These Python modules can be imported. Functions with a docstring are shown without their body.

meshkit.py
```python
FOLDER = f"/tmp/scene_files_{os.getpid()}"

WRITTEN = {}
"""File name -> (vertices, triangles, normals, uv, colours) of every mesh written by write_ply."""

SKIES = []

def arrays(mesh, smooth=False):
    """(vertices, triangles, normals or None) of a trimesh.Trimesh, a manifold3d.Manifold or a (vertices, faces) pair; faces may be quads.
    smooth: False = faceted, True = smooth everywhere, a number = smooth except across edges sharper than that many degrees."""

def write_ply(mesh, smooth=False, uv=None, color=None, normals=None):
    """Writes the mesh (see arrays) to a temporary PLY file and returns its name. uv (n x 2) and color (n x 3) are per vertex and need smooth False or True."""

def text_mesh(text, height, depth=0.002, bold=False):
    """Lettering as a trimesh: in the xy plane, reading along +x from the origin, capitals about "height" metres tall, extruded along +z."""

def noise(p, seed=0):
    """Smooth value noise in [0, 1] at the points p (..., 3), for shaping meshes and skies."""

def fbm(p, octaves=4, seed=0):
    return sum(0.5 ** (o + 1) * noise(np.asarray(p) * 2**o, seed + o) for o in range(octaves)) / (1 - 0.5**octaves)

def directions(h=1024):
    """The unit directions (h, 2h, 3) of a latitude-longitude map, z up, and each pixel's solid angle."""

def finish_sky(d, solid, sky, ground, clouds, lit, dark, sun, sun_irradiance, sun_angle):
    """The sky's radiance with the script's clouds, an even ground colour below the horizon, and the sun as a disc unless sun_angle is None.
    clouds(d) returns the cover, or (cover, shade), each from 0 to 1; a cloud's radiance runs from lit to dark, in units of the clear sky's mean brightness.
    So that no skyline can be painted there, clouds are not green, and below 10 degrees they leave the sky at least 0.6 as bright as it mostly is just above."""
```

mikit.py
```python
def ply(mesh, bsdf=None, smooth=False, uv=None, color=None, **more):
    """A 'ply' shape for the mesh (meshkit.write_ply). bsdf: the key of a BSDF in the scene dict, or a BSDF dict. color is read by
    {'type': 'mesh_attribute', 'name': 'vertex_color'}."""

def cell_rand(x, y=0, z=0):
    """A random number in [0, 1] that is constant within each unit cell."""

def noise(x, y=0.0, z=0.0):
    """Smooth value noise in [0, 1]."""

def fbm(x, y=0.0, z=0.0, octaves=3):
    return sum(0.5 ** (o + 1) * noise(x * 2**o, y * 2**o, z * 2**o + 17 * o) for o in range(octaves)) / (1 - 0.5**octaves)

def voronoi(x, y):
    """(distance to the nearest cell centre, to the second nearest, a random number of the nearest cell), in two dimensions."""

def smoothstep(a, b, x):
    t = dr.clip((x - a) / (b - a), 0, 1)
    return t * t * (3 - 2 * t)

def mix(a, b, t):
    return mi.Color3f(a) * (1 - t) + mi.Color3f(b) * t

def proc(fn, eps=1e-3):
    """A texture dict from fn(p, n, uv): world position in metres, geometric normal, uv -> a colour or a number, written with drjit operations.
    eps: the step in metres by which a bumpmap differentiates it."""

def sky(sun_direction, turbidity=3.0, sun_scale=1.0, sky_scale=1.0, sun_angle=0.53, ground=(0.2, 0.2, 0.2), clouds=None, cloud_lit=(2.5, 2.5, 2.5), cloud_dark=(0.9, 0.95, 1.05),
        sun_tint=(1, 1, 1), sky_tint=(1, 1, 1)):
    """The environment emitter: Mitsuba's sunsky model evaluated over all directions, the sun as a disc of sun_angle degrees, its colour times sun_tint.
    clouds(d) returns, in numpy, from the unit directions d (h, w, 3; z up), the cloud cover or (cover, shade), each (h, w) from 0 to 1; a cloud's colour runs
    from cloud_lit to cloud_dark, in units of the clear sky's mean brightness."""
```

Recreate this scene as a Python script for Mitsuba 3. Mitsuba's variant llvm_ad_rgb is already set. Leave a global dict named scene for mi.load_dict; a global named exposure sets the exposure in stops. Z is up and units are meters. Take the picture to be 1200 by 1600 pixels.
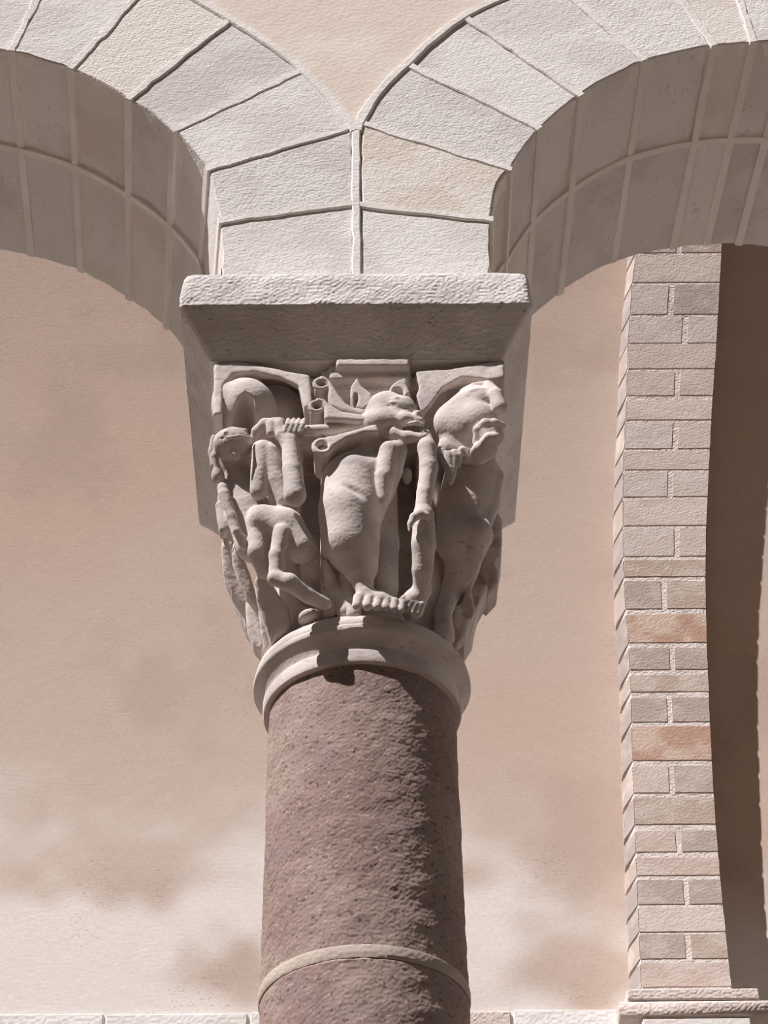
import math
import numpy as np
import trimesh
import drjit as dr
import mitsuba as mi
import mikit
import meshkit
from shapely.geometry import Polygon, box as sbox
from shapely.ops import unary_union

T = mi.ScalarTransform4f
scene = {'type': 'scene'}
labels = {}

# ---------------------------------------------------------------- camera, sun, sky, exposure
EYE = [-0.00182, -3.14897, 1.61378]
AIM = [0.04822, -0.07746, 4.17568]
UP = [0.00558, -0.64057, 0.76788]
scene['camera'] = {'type': 'perspective', 'fov': 19.7621, 'fov_axis': 'x', 'near_clip': 0.1, 'far_clip': 200.0,
                   'to_world': T().look_at(origin=EYE, target=AIM, up=UP)}
SUN_AZIMUTH, SUN_HEIGHT = math.radians(50), math.radians(49)       # left of the view of the facade; above the horizon
SUN = [-math.sin(SUN_AZIMUTH) * math.cos(SUN_HEIGHT), -math.cos(SUN_AZIMUTH) * math.cos(SUN_HEIGHT), math.sin(SUN_HEIGHT)]
scene['sky'] = mikit.sky(SUN, turbidity=3.0, sun_scale=1.0, sky_scale=0.13, sun_angle=0.6, ground=(0.085, 0.06, 0.042), sun_tint=(0.85, 0.97, 1.30), sky_tint=(1.2, 0.98, 0.80))
exposure = 2.3

# ---------------------------------------------------------------- materials
noise, fbm, voronoi, smoothstep, mix, cell_rand = mikit.noise, mikit.fbm, mikit.voronoi, mikit.smoothstep, mikit.mix, mikit.cell_rand


def material(name, color, bump=None, scale=0.0, rough=0.9, eps=1e-3):
    m = {'type': 'principled', 'base_color': mikit.proc(color), 'roughness': rough, 'specular': 0.15}
    if bump is not None:
        m = {'type': 'bumpmap', 'arbitrary': mikit.proc(bump, eps), 'scale': scale, 'bsdf': m}
    scene[name] = {'type': 'twosided', 'bsdf': m}


def stained(base, other, dark, freq, seed, speck=0.35, contrast=(0.42, 0.68)):
    base, other, dark = tuple(base), tuple(other), tuple(dark)

    def fn(p, n, uv):
        a = fbm(p.x * freq + seed, p.y * freq, p.z * freq, 3)
        c = mix(base, other, smoothstep(contrast[0], contrast[1], a))
        g = noise(p.x * 170 + seed, p.y * 170, p.z * 170)
        h = fbm(p.x * 42, p.y * 42 + seed, p.z * 42, 2)
        return mix(c, dark, speck * smoothstep(0.62, 0.95, g) * smoothstep(0.4, 0.7, h))
    return fn


def grain(f1, f2, w=0.5):
    def fn(p, n, uv):
        return (1 - w) * fbm(p.x * f1, p.y * f1, p.z * f1, 3) + w * noise(p.x * f2 + 5, p.y * f2, p.z * f2)
    return fn


def pitted(p, n, uv):
    a = noise(p.x * 120, p.y * 120, p.z * 120)
    b = fbm(p.x * 60 + 3, p.y * 60, p.z * 60, 3)
    return b + 0.5 * noise(p.x * 210 + 3, p.y * 210, p.z * 210) - 0.35 * smoothstep(0.74, 0.92, a) * smoothstep(0.45, 0.7, fbm(p.x * 12, p.y * 12, p.z * 12, 2))


def shaft_color(p, n, uv):
    a = fbm(p.x * 9, p.y * 9, p.z * 6, 3)
    c = mix((0.265, 0.190, 0.165), (0.325, 0.250, 0.215), smoothstep(0.35, 0.65, a))
    v = fbm(p.x * 14 + 31, p.y * 14, p.z * 14, 2)
    c = mix(c, (0.26, 0.19, 0.185), 0.5 * smoothstep(0.52, 0.72, v))
    g = noise(p.x * 210, p.y * 210, p.z * 210)
    c = mix(c, (0.50, 0.41, 0.35), 0.6 * smoothstep(0.74, 0.92, g))
    k = noise(p.x * 150 + 9, p.y * 150, p.z * 150)
    return mix(c, (0.12, 0.075, 0.065), 0.75 * smoothstep(0.70, 0.9, k))


def back_plaster(p, n, uv):
    a = fbm(p.x * 1.1 + 4.0, p.y * 0.2, p.z * 0.9, 3)
    b = fbm(p.x * 3.1 + 9.0, p.y * 0.2, p.z * 2.3 + 3, 4)
    c = mix((0.55, 0.435, 0.36), (0.55, 0.455, 0.39), smoothstep(0.35, 0.65, a))
    c = mix(c, (0.45, 0.355, 0.30), 0.5 * smoothstep(0.5, 0.72, b))
    # old limewash left on the foot of the wall, with a ragged outline
    edge = 5.14 + 0.34 * (fbm(p.x * 1.3 + 2, 0.0, p.z * 1.6, 3) - 0.5) * 2 - 0.42 * smoothstep(0.1, 0.9, p.x)
    wash = smoothstep(-0.30, 0.22, edge - p.z + 0.26 * (fbm(p.x * 7, 1.0, p.z * 7, 3) - 0.5))
    c = mix(c, (0.74, 0.71, 0.675), 0.92 * wash * smoothstep(0.18, 0.5, fbm(p.x * 3 + 7, 2.0, p.z * 3, 3)))
    s = noise(p.x * 160, p.y * 160, p.z * 160) * smoothstep(0.35, 0.8, fbm(p.x * 5, 4.0, p.z * 5, 2))
    c = mix(c, (0.20, 0.15, 0.12), 0.3 * smoothstep(0.74, 0.9, s))
    return c * (0.94 + 0.12 * noise(p.x * 190, p.y * 190, p.z * 190))


material('voussoir_stone', stained((0.74, 0.715, 0.685), (0.66, 0.63, 0.595), (0.36, 0.33, 0.30), 7, 1.0, 0.5), grain(80, 230, 0.5), 0.0020)
material('voussoir_stone_grey', stained((0.67, 0.645, 0.625), (0.60, 0.565, 0.535), (0.34, 0.31, 0.29), 9, 4.0, 0.5), grain(80, 230, 0.5), 0.0020)
material('voussoir_stone_warm', stained((0.73, 0.69, 0.64), (0.66, 0.60, 0.53), (0.38, 0.34, 0.29), 6, 8.0, 0.4), grain(80, 230, 0.5), 0.0020)
material('lime_mortar', stained((0.78, 0.745, 0.71), (0.72, 0.68, 0.64), (0.5, 0.47, 0.43), 12, 2.0, 0.2), grain(70, 200, 0.4), 0.0018)
material('front_plaster', stained((0.70, 0.615, 0.535), (0.74, 0.68, 0.61), (0.46, 0.37, 0.29), 5, 6.0, 0.25), grain(20, 150, 0.4), 0.0015)
material('core_rubble', stained((0.36, 0.31, 0.27), (0.30, 0.26, 0.22), (0.2, 0.17, 0.14), 9, 3.0), grain(40, 120), 0.006)
material('abacus_stone', stained((0.69, 0.655, 0.63), (0.60, 0.56, 0.535), (0.28, 0.25, 0.24), 11, 5.0, 0.7), grain(70, 190, 0.6), 0.0038)
material('carved_stone', stained((0.63, 0.57, 0.53), (0.50, 0.445, 0.42), (0.24, 0.19, 0.17), 13, 7.0, 0.45), grain(60, 200, 0.55), 0.0010)
material('column_stone', shaft_color, pitted, 0.0022)
material('back_wall_plaster', back_plaster, grain(16, 140, 0.4), 0.0009)
material('brick_grey', stained((0.44, 0.38, 0.34), (0.53, 0.47, 0.425), (0.28, 0.22, 0.19), 16, 1.5, 0.4), grain(60, 180), 0.002)
material('brick_tan', stained((0.48, 0.395, 0.335), (0.57, 0.50, 0.44), (0.30, 0.22, 0.17), 15, 2.5, 0.4), grain(60, 180), 0.002)
material('brick_pink', stained((0.56, 0.46, 0.405), (0.61, 0.53, 0.48), (0.36, 0.26, 0.22), 14, 3.5, 0.3), grain(60, 180), 0.002)
material('brick_red', stained((0.47, 0.315, 0.24), (0.60, 0.47, 0.39), (0.30, 0.18, 0.14), 12, 9.5, 0.4), grain(60, 180), 0.002)
material('brick_whitewashed', stained((0.64, 0.57, 0.515), (0.57, 0.495, 0.44), (0.40, 0.34, 0.30), 13, 5.5, 0.3), grain(60, 180), 0.002)
material('brick_faded', stained((0.58, 0.52, 0.475), (0.62, 0.57, 0.53), (0.42, 0.37, 0.33), 18, 7.5, 0.3), grain(60, 180), 0.002)
material('brick_faded_pink', stained((0.60, 0.525, 0.475), (0.57, 0.49, 0.44), (0.42, 0.35, 0.31), 15, 2.7, 0.3), grain(60, 180), 0.002)
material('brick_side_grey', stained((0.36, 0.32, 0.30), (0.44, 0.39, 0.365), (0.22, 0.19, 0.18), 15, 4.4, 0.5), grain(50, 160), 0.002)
material('rib_mortar', stained((0.70, 0.65, 0.61), (0.62, 0.565, 0.52), (0.42, 0.37, 0.33), 14, 6.5, 0.3), grain(60, 180), 0.004)
material('joint_mortar', stained((0.42, 0.355, 0.30), (0.50, 0.43, 0.37), (0.25, 0.2, 0.17), 12, 2.6, 0.4), grain(60, 180), 0.002)
material('impost_stone', stained((0.62, 0.54, 0.49), (0.68, 0.62, 0.575), (0.30, 0.24, 0.22), 14, 2.2, 0.6), grain(50, 150), 0.005)
material('pier_limewash', stained((0.78, 0.76, 0.74), (0.72, 0.69, 0.66), (0.5, 0.46, 0.42), 6, 2.9, 0.25), grain(30, 120), 0.003)
material('courtyard_gravel', stained((0.092, 0.064, 0.043), (0.075, 0.052, 0.036), (0.06, 0.042, 0.03), 2, 2.0), grain(10, 40), 0.01)


# ---------------------------------------------------------------- mesh helpers
def numbered(key):
    if key not in scene:
        return key
    i = 1
    while f'{key}_{i:03d}' in scene:
        i += 1
    return f'{key}_{i:03d}'


def put(key, mesh, bsdf, smooth=False, **about):
    key = numbered(key)
    scene[key] = mikit.ply(mesh, bsdf, smooth=smooth)
    if about:
        labels[key] = about
    return key


def thing(key, label, category, group=None):
    labels[key] = {'label': label, 'category': category}
    if group:
        labels[key]['group'] = group
    return key


def join(ms):
    return trimesh.util.concatenate(ms)


def cuboid(x0, x1, y0, y1, z0, z1, ch=0.0):
    if ch <= 0:
        return trimesh.creation.box(bounds=[[x0, y0, z0], [x1, y1, z1]])
    pts = []
    for sx, sy, sz in np.ndindex(2, 2, 2):
        c = np.array([(x0, x1)[sx], (y0, y1)[sy], (z0, z1)[sz]])
        d = np.array([1 - 2 * sx, 1 - 2 * sy, 1 - 2 * sz]) * ch
        for ax in range(3):
            e = d.copy()
            e[ax] = 0
            pts.append(c + e)
    return trimesh.Trimesh(pts, process=False).convex_hull


def resample(poly, step):
    """The closed outline with points every step metres."""
    out = []
    n = len(poly)
    for i in range(n):
        a, b = np.array(poly[i]), np.array(poly[(i + 1) % n])
        m = max(1, int(round(np.linalg.norm(b - a) / step)))
        out += [a + (b - a) * t / m for t in range(m)]
    return np.array(out)


def slab(poly, y0, y1, chamfer=0.004, rough=0.0015, step=0.02, seed=0):
    """An upright stone: outline (x, z), from its front y0 to its back y1, arrises rounded and edges worn uneven."""
    P = Polygon(poly)
    if not P.exterior.is_ccw:
        poly = list(poly)[::-1]
    R = resample(poly, step)
    q = np.c_[R, np.zeros(len(R))]
    R = R + rough * 2 * np.c_[meshkit.fbm(q * 40, 2, seed) - 0.5, meshkit.fbm(q * 40 + 50, 2, seed) - 0.5] * 2
    nx = np.roll(R, -1, 0) - np.roll(R, 1, 0)
    nrm = np.c_[-nx[:, 1], nx[:, 0]]
    nrm /= np.maximum(np.linalg.norm(nrm, axis=1, keepdims=True), 1e-9)
    inset = R + nrm * chamfer
    ip = Polygon(inset)
    if not ip.is_valid:
        inset = R * 0.97 + R.mean(0) * 0.03
        ip = Polygon(inset)
    n = len(R)
    rings = [np.c_[R[:, 0], np.full(n, y1), R[:, 1]], np.c_[R[:, 0], np.full(n, y0 + chamfer), R[:, 1]], np.c_[inset[:, 0], np.full(n, y0), inset[:, 1]]]
    V = np.vstack(rings)
    F = []
    i = np.arange(n)
    j = (i + 1) % n
    for r in range(2):
        F.append(np.c_[r * n + i, r * n + j, (r + 1) * n + j])
        F.append(np.c_[r * n + i, (r + 1) * n + j, (r + 1) * n + i])
    tri = cap(inset)
    F.append(tri[:, ::-1] * 0 + tri + 2 * n)
    tb = cap(R)
    F.append(tb[:, ::-1])
    m = trimesh.Trimesh(V, np.vstack(F), process=False)
    if m.volume < 0:
        m.invert()
    return m


def cap(ring):
    import mapbox_earcut
    return np.asarray(mapbox_earcut.triangulate_float64(np.ascontiguousarray(ring), np.array([len(ring)], np.uint32))).reshape(-1, 3)


def extruded(shape, y0, y1):
    """A shapely region of the (x, z) plane, extruded from y0 to y1."""
    ms = []
    for g in getattr(shape, 'geoms', [shape]):
        m = trimesh.creation.extrude_polygon(g, y1 - y0, engine='earcut')
        v = m.vertices
        m.vertices = np.c_[v[:, 0], y1 - v[:, 2], v[:, 1]]
        ms.append(m)
    m = join(ms)
    if m.volume < 0:
        m.invert()
    return m


def lathe(profile, cx, cy, n=96):
    """(radius, z) pairs turned about a vertical axis; closed at top and bottom."""
    prof = np.array(profile, float)
    a = np.linspace(0, 2 * np.pi, n, endpoint=False)
    V = np.concatenate([np.c_[cx + r * np.cos(a), cy + r * np.sin(a), np.full(n, z)] for r, z in prof])
    F = []
    i = np.arange(n)
    j = (i + 1) % n
    for k in range(len(prof) - 1):
        F += [np.c_[k * n + i, k * n + j, (k + 1) * n + j], np.c_[k * n + i, (k + 1) * n + j, (k + 1) * n + i]]
    V = np.vstack([V, [[cx, cy, prof[0][1]], [cx, cy, prof[-1][1]]]])
    b, t = len(V) - 2, len(V) - 1
    l = (len(prof) - 1) * n
    F += [np.c_[j, i, np.full(n, b)], np.c_[l + i, l + j, np.full(n, t)]]
    m = trimesh.Trimesh(V, np.vstack(F), process=False)
    if m.volume < 0:
        m.invert()
    return m


# ---------------------------------------------------------------- carving: signed distances on a grid, smooth unions and cuts
class Carving:
    def __init__(self, lo, hi, h):
        self.h, self.lo = h, np.array(lo, float)
        n = np.ceil((np.array(hi) - self.lo) / h).astype(int) + 1
        self.g = np.full(n, 0.05, np.float32)
        self.ax = [self.lo[k] + h * np.arange(n[k], dtype=np.float32) for k in range(3)]

    def block(self, lo, hi, pad):
        s = []
        for k in range(3):
            a = int(max(0, np.floor((lo[k] - pad - self.lo[k]) / self.h)))
            b = int(min(self.g.shape[k], np.ceil((hi[k] + pad - self.lo[k]) / self.h) + 1))
            if b <= a:
                return None, None
            s.append(slice(a, b))
        return tuple(s), np.meshgrid(*[self.ax[k][s[k]] for k in range(3)], indexing='ij', sparse=True)

    def apply(self, f, lo, hi, k, cut):
        s, X = self.block(lo, hi, k * 2 + 0.012)
        if s is None:
            return
        d = f(*X)
        g = self.g[s]
        if cut:
            d = -d
            hh = np.clip(k - np.abs(g - d), 0, None) / max(k, 1e-6)
            self.g[s] = np.maximum(g, d) + hh * hh * k * 0.25
        else:
            hh = np.clip(k - np.abs(g - d), 0, None) / max(k, 1e-6)
            self.g[s] = np.minimum(g, d) - hh * hh * k * 0.25

    def tube(self, pts, radii, k=0.008, cut=False):
        pts = [np.array(p, float) for p in pts]
        radii = list(radii) if hasattr(radii, '__len__') else [radii] * len(pts)
        if len(pts) == 1:
            pts, radii = pts * 2, radii * 2
        for a, b, ra, rb in zip(pts, pts[1:], radii, radii[1:]):
            ab, rm = b - a, max(ra, rb)
            L = max(float(ab @ ab), 1e-12)

            def f(x, y, z):
                t = np.clip(((x - a[0]) * ab[0] + (y - a[1]) * ab[1] + (z - a[2]) * ab[2]) / L, 0, 1)
                return np.sqrt((x - a[0] - t * ab[0]) ** 2 + (y - a[1] - t * ab[1]) ** 2 + (z - a[2] - t * ab[2]) ** 2) - (ra + (rb - ra) * t)
            self.apply(f, np.minimum(a, b) - rm, np.maximum(a, b) + rm, k, cut)
        return self

    def egg(self, c, r, tilt=0.0, k=0.008, cut=False, turn=0.0):
        """An ellipsoid: centre, half-axes, tilted about the depth axis and turned about the upright (degrees)."""
        c, r = np.array(c, float), np.array(r, float)
        t, u = math.radians(tilt), math.radians(turn)

        def f(x, y, z):
            x, y, z = x - c[0], y - c[1], z - c[2]
            x, y = x * math.cos(u) + y * math.sin(u), -x * math.sin(u) + y * math.cos(u)
            x, z = x * math.cos(t) + z * math.sin(t), -x * math.sin(t) + z * math.cos(t)
            k0 = np.sqrt((x / r[0]) ** 2 + (y / r[1]) ** 2 + (z / r[2]) ** 2)
            k1 = np.sqrt((x / r[0] ** 2) ** 2 + (y / r[1] ** 2) ** 2 + (z / r[2] ** 2) ** 2)
            return k0 * (k0 - 1) / np.maximum(k1, 1e-6)
        m = r.max()
        self.apply(f, c - m, c + m, k, cut)
        return self

    def prism(self, poly, y0, y1, rnd=0.004, k=0.006, cut=False, lean=0.0):
        """An outline in (x, z) between two depths, its edges rounded; lean pushes the depth back per metre of fall."""
        P = np.array([(p[0], p[-1]) for p in poly], float)
        zt = P[:, 1].max()

        def f(x, y, z):
            px, pz = np.broadcast_arrays(x, z)
            d2 = np.full(px.shape, 9.0)
            inside = np.zeros(px.shape, bool)
            for a, b in zip(P, np.roll(P, -1, 0)):
                e = b - a
                t = np.clip(((px - a[0]) * e[0] + (pz - a[1]) * e[1]) / (e @ e), 0, 1)
                d2 = np.minimum(d2, (px - a[0] - t * e[0]) ** 2 + (pz - a[1] - t * e[1]) ** 2)
                c = (a[1] > pz) != (b[1] > pz)
                inside ^= c & (px < (b[0] - a[0]) * (pz - a[1]) / (e[1] if e[1] else 1e-9) + a[0])
            d = np.sqrt(d2) * np.where(inside, -1, 1) + rnd
            yy = y - lean * (zt - z)
            w = np.abs(yy - (y0 + y1) / 2) - (y1 - y0) / 2 + rnd
            return np.minimum(np.maximum(d, w), 0) + np.sqrt(np.maximum(d, 0) ** 2 + np.maximum(w, 0) ** 2) - rnd
        off = max(0, lean) * (zt - P[:, 1].min())
        on = min(0, lean) * (zt - P[:, 1].min())
        self.apply(f, [P[:, 0].min(), y0 + on, P[:, 1].min()], [P[:, 0].max(), y1 + off, zt], k, cut)
        return self

    def mesh(self, wear=0.0008, seed=0):
        g = np.pad(self.g, 1, constant_values=0.05)
        s = g < 0
        c = [s[a:s.shape[0] - 1 + a, b:s.shape[1] - 1 + b, d:s.shape[2] - 1 + d] for a, b, d in np.ndindex(2, 2, 2)]
        some, every = c[0].copy(), c[0].copy()
        for x in c[1:]:
            some |= x
            every &= x
        act = some & ~every
        idx = np.argwhere(act)
        number = np.full(act.shape, -1, np.int64)
        number[act] = np.arange(len(idx))
        acc, cnt = np.zeros((len(idx), 3)), np.zeros(len(idx))
        corners = [np.array(v) for v in np.ndindex(2, 2, 2)]
        val = {tuple(v): g[tuple((idx + v).T)] for v in corners}
        for ax in range(3):
            for v in corners:
                if v[ax]:
                    continue
                w = v.copy()
                w[ax] = 1
                ga, gb = val[tuple(v)], val[tuple(w)]
                m = (ga < 0) != (gb < 0)
                t = ga[m] / (ga[m] - gb[m])
                p = np.tile(v.astype(float), (m.sum(), 1))
                p[:, ax] = t
                acc[m] += p
                cnt[m] += 1
        V = (idx + acc / cnt[:, None] - 1) * self.h + self.lo
        F = []
        for ax in range(3):
            o = [(1, 2), (2, 0), (0, 1)][ax]
            lo_s, hi_s = [slice(None)] * 3, [slice(None)] * 3
            lo_s[ax], hi_s[ax] = slice(0, -1), slice(1, None)
            a, b = s[tuple(lo_s)], s[tuple(hi_s)]
            e = np.argwhere(a != b)
            flip = ~a[tuple(e.T)]
            q = []
            for d0, d1 in ((1, 1), (0, 1), (0, 0), (1, 0)):
                w = e.copy()
                w[:, o[0]] -= d0
                w[:, o[1]] -= d1
                q.append(number[tuple(w.T)])
            q = np.stack(q, 1)
            q[flip] = q[flip][:, ::-1]
            F.append(q)
        F = np.vstack(F)
        m = trimesh.Trimesh(V, np.vstack([F[:, [0, 1, 2]], F[:, [0, 2, 3]]]), process=False)
        ed = np.sort(m.edges, axis=1)
        ed = np.unique(ed, axis=0)
        deg = np.bincount(ed.ravel(), minlength=len(V))[:, None]
        for step in (0.5, -0.52, 0.5, -0.52):
            near = np.stack([np.bincount(ed[:, 0], V[ed[:, 1], k], len(V)) + np.bincount(ed[:, 1], V[ed[:, 0], k], len(V)) for k in range(3)], 1)
            V = V + step * (near / np.maximum(deg, 1) - V)
        m = trimesh.Trimesh(V, m.faces, process=False)
        if m.volume < 0:
            m.invert()
        if wear:
            v = m.vertices
            d = (meshkit.fbm(v * 70, 3, seed) - 0.5) * 2 * wear + (meshkit.fbm(v * 22 + 9, 2, seed) - 0.5) * 3 * wear
            m.vertices = v + m.vertex_normals * d[:, None]
        return m


# ---------------------------------------------------------------- the setting: ground, arcade wall, back wall
put('ground', cuboid(-40, 40, -40, 2.55, -0.3, 0.0), 'courtyard_gravel', kind='structure', label='sunlit pale courtyard ground in front of the arcade')

SPRING = 4.838                                                  # top of the abacus
WALL_TOP, WALL_BACK, ROW = 7.42, 0.61, 0.275


def arc(cx, cz, r, a0, a1, n=24):
    return [(cx + r * math.cos(t), cz + r * math.sin(t)) for t in np.linspace(math.radians(a0), math.radians(a1), n)]


# the two intrados lines (front and back of the wall) and the outer line of the rings, as right or left haunches mirrored about each crown
def curve_x(pts, zs):
    p = sorted(pts, key=lambda q: q[1])
    return np.interp(zs, [q[1] for q in p], [q[0] for q in p])


class Arch:
    """One arch: intrados (front, back) by angle from the springing on the column side to the crown, and on to the mirrored side."""

    def __init__(self, crown, side, front, back, outer, foot):
        self.cx, self.side, self.front, self.back, self.outer, self.foot = crown, side, front, back, outer, foot

    def ray(self, circle, p, d):
        cx, cz, r = circle
        o = np.array(p) - (cx, cz)
        d = np.array(d) / np.linalg.norm(d)
        b = o @ d
        t = -b + math.sqrt(max(b * b - (o @ o - r * r), 0))
        return np.array(p) + d * t


left = dict(crown=-1.026, inn=(-1.026, 4.840, 0.792), back=(-1.026, 4.893, 0.713), out=(-1.265, 4.6875, 1.4164))
right = dict(crown=0.948, inn=(0.948, 4.963, 0.655), back=(0.905, 5.000, 0.600), out=(0.833, 5.0483, 0.8665))


def mirror(c, p):
    return (2 * c - p[0], p[1])


def circ_z(c, x):
    return c[1] + math.sqrt(max(c[2] ** 2 - (x - c[0]) ** 2, 0))


# joints of the voussoirs, (outer point, inner point), from the column upwards to the keystone; then mirrored
jl = [((0.002, 5.088), (-0.286, 5.034)), ((-0.003, 5.332), (-0.319, 5.195)), ((-0.115, 5.525), (-0.396, 5.318)), ((-0.286, 5.708), (-0.500, 5.425)),
      ((-0.462, 5.868), (-0.636, 5.530)), ((-0.680, 5.985), (-0.774, 5.591)), ((-0.905, 6.055), (-0.938, 5.628))]
jr = [((0.006, 5.080), (0.288, 5.034)), ((0.009, 5.345), (0.336, 5.190)), ((0.118, 5.545), (0.404, 5.322)), ((0.250, 5.716), (0.500, 5.434)),
      ((0.462, 5.846), (0.652, 5.552)), ((0.716, 5.908), (0.812, 5.606)), ((0.880, 5.914), (0.905, 5.617))]


def inner_line(A, a, b, n=8):
    """Points of the intrados between two inner joint ends (front of the wall)."""
    xs = np.linspace(a[0], b[0], n)
    off_a, off_b = a[1] - circ_z(A['inn'], a[0]), b[1] - circ_z(A['inn'], b[0])
    return [(x, circ_z(A['inn'], x) + off_a + (off_b - off_a) * t) for x, t in zip(xs, np.linspace(0, 1, n))]


def outer_line(A, a, b, n=8):
    xs = np.linspace(a[0], b[0], n)
    off_a, off_b = a[1] - circ_z(A['out'], a[0]), b[1] - circ_z(A['out'], b[0])
    return [(x, circ_z(A['out'], x) + off_a + (off_b - off_a) * t) for x, t in zip(xs, np.linspace(0, 1, n))]


def to_back(A, p):
    """Where a point of the front intrados ends up at the back of the wall (the soffit narrows a little)."""
    cx, cz, r = A['inn']
    bx, bz, br = A['back']
    d = np.array(p) - (cx, cz)
    if d[1] < 0.22:
        return (bx + (p[0] - cx) * br / r, p[1] + 0.02)
    return (bx + d[0] * br / r, bz + d[1] * br / r)


def voussoir(outline, inner, A, y0, y1, seed, cham=0.003):
    """A wedge stone whose inner edge follows the soffit as it narrows towards the back."""
    m = slab(outline, y0, y1, cham, 0.0018, 0.018, seed)
    v = m.vertices.copy()
    I = np.array(inner)
    B = np.array([to_back(A, p) for p in inner])
    for k in range(len(v)):
        q = v[k, [0, 2]]
        d = np.linalg.norm(I - q, axis=1)
        i = int(d.argmin())
        w = max(0.0, 1 - d[i] / 0.14)
        v[k, [0, 2]] = q + (B[i] - I[i]) * (v[k, 1] / WALL_BACK) * w
    m.vertices = v
    return m


def shrink(poly, d):
    s = Polygon(poly).buffer(0).buffer(-d, join_style=2)
    if hasattr(s, 'geoms'):
        s = max(s.geoms, key=lambda g: g.area)
    return list(s.exterior.coords)[:-1]


STONES = ['voussoir_stone', 'voussoir_stone_grey', 'voussoir_stone_warm', 'voussoir_stone', 'voussoir_stone']
JOINT = 0.018
ring_areas = []


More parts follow.
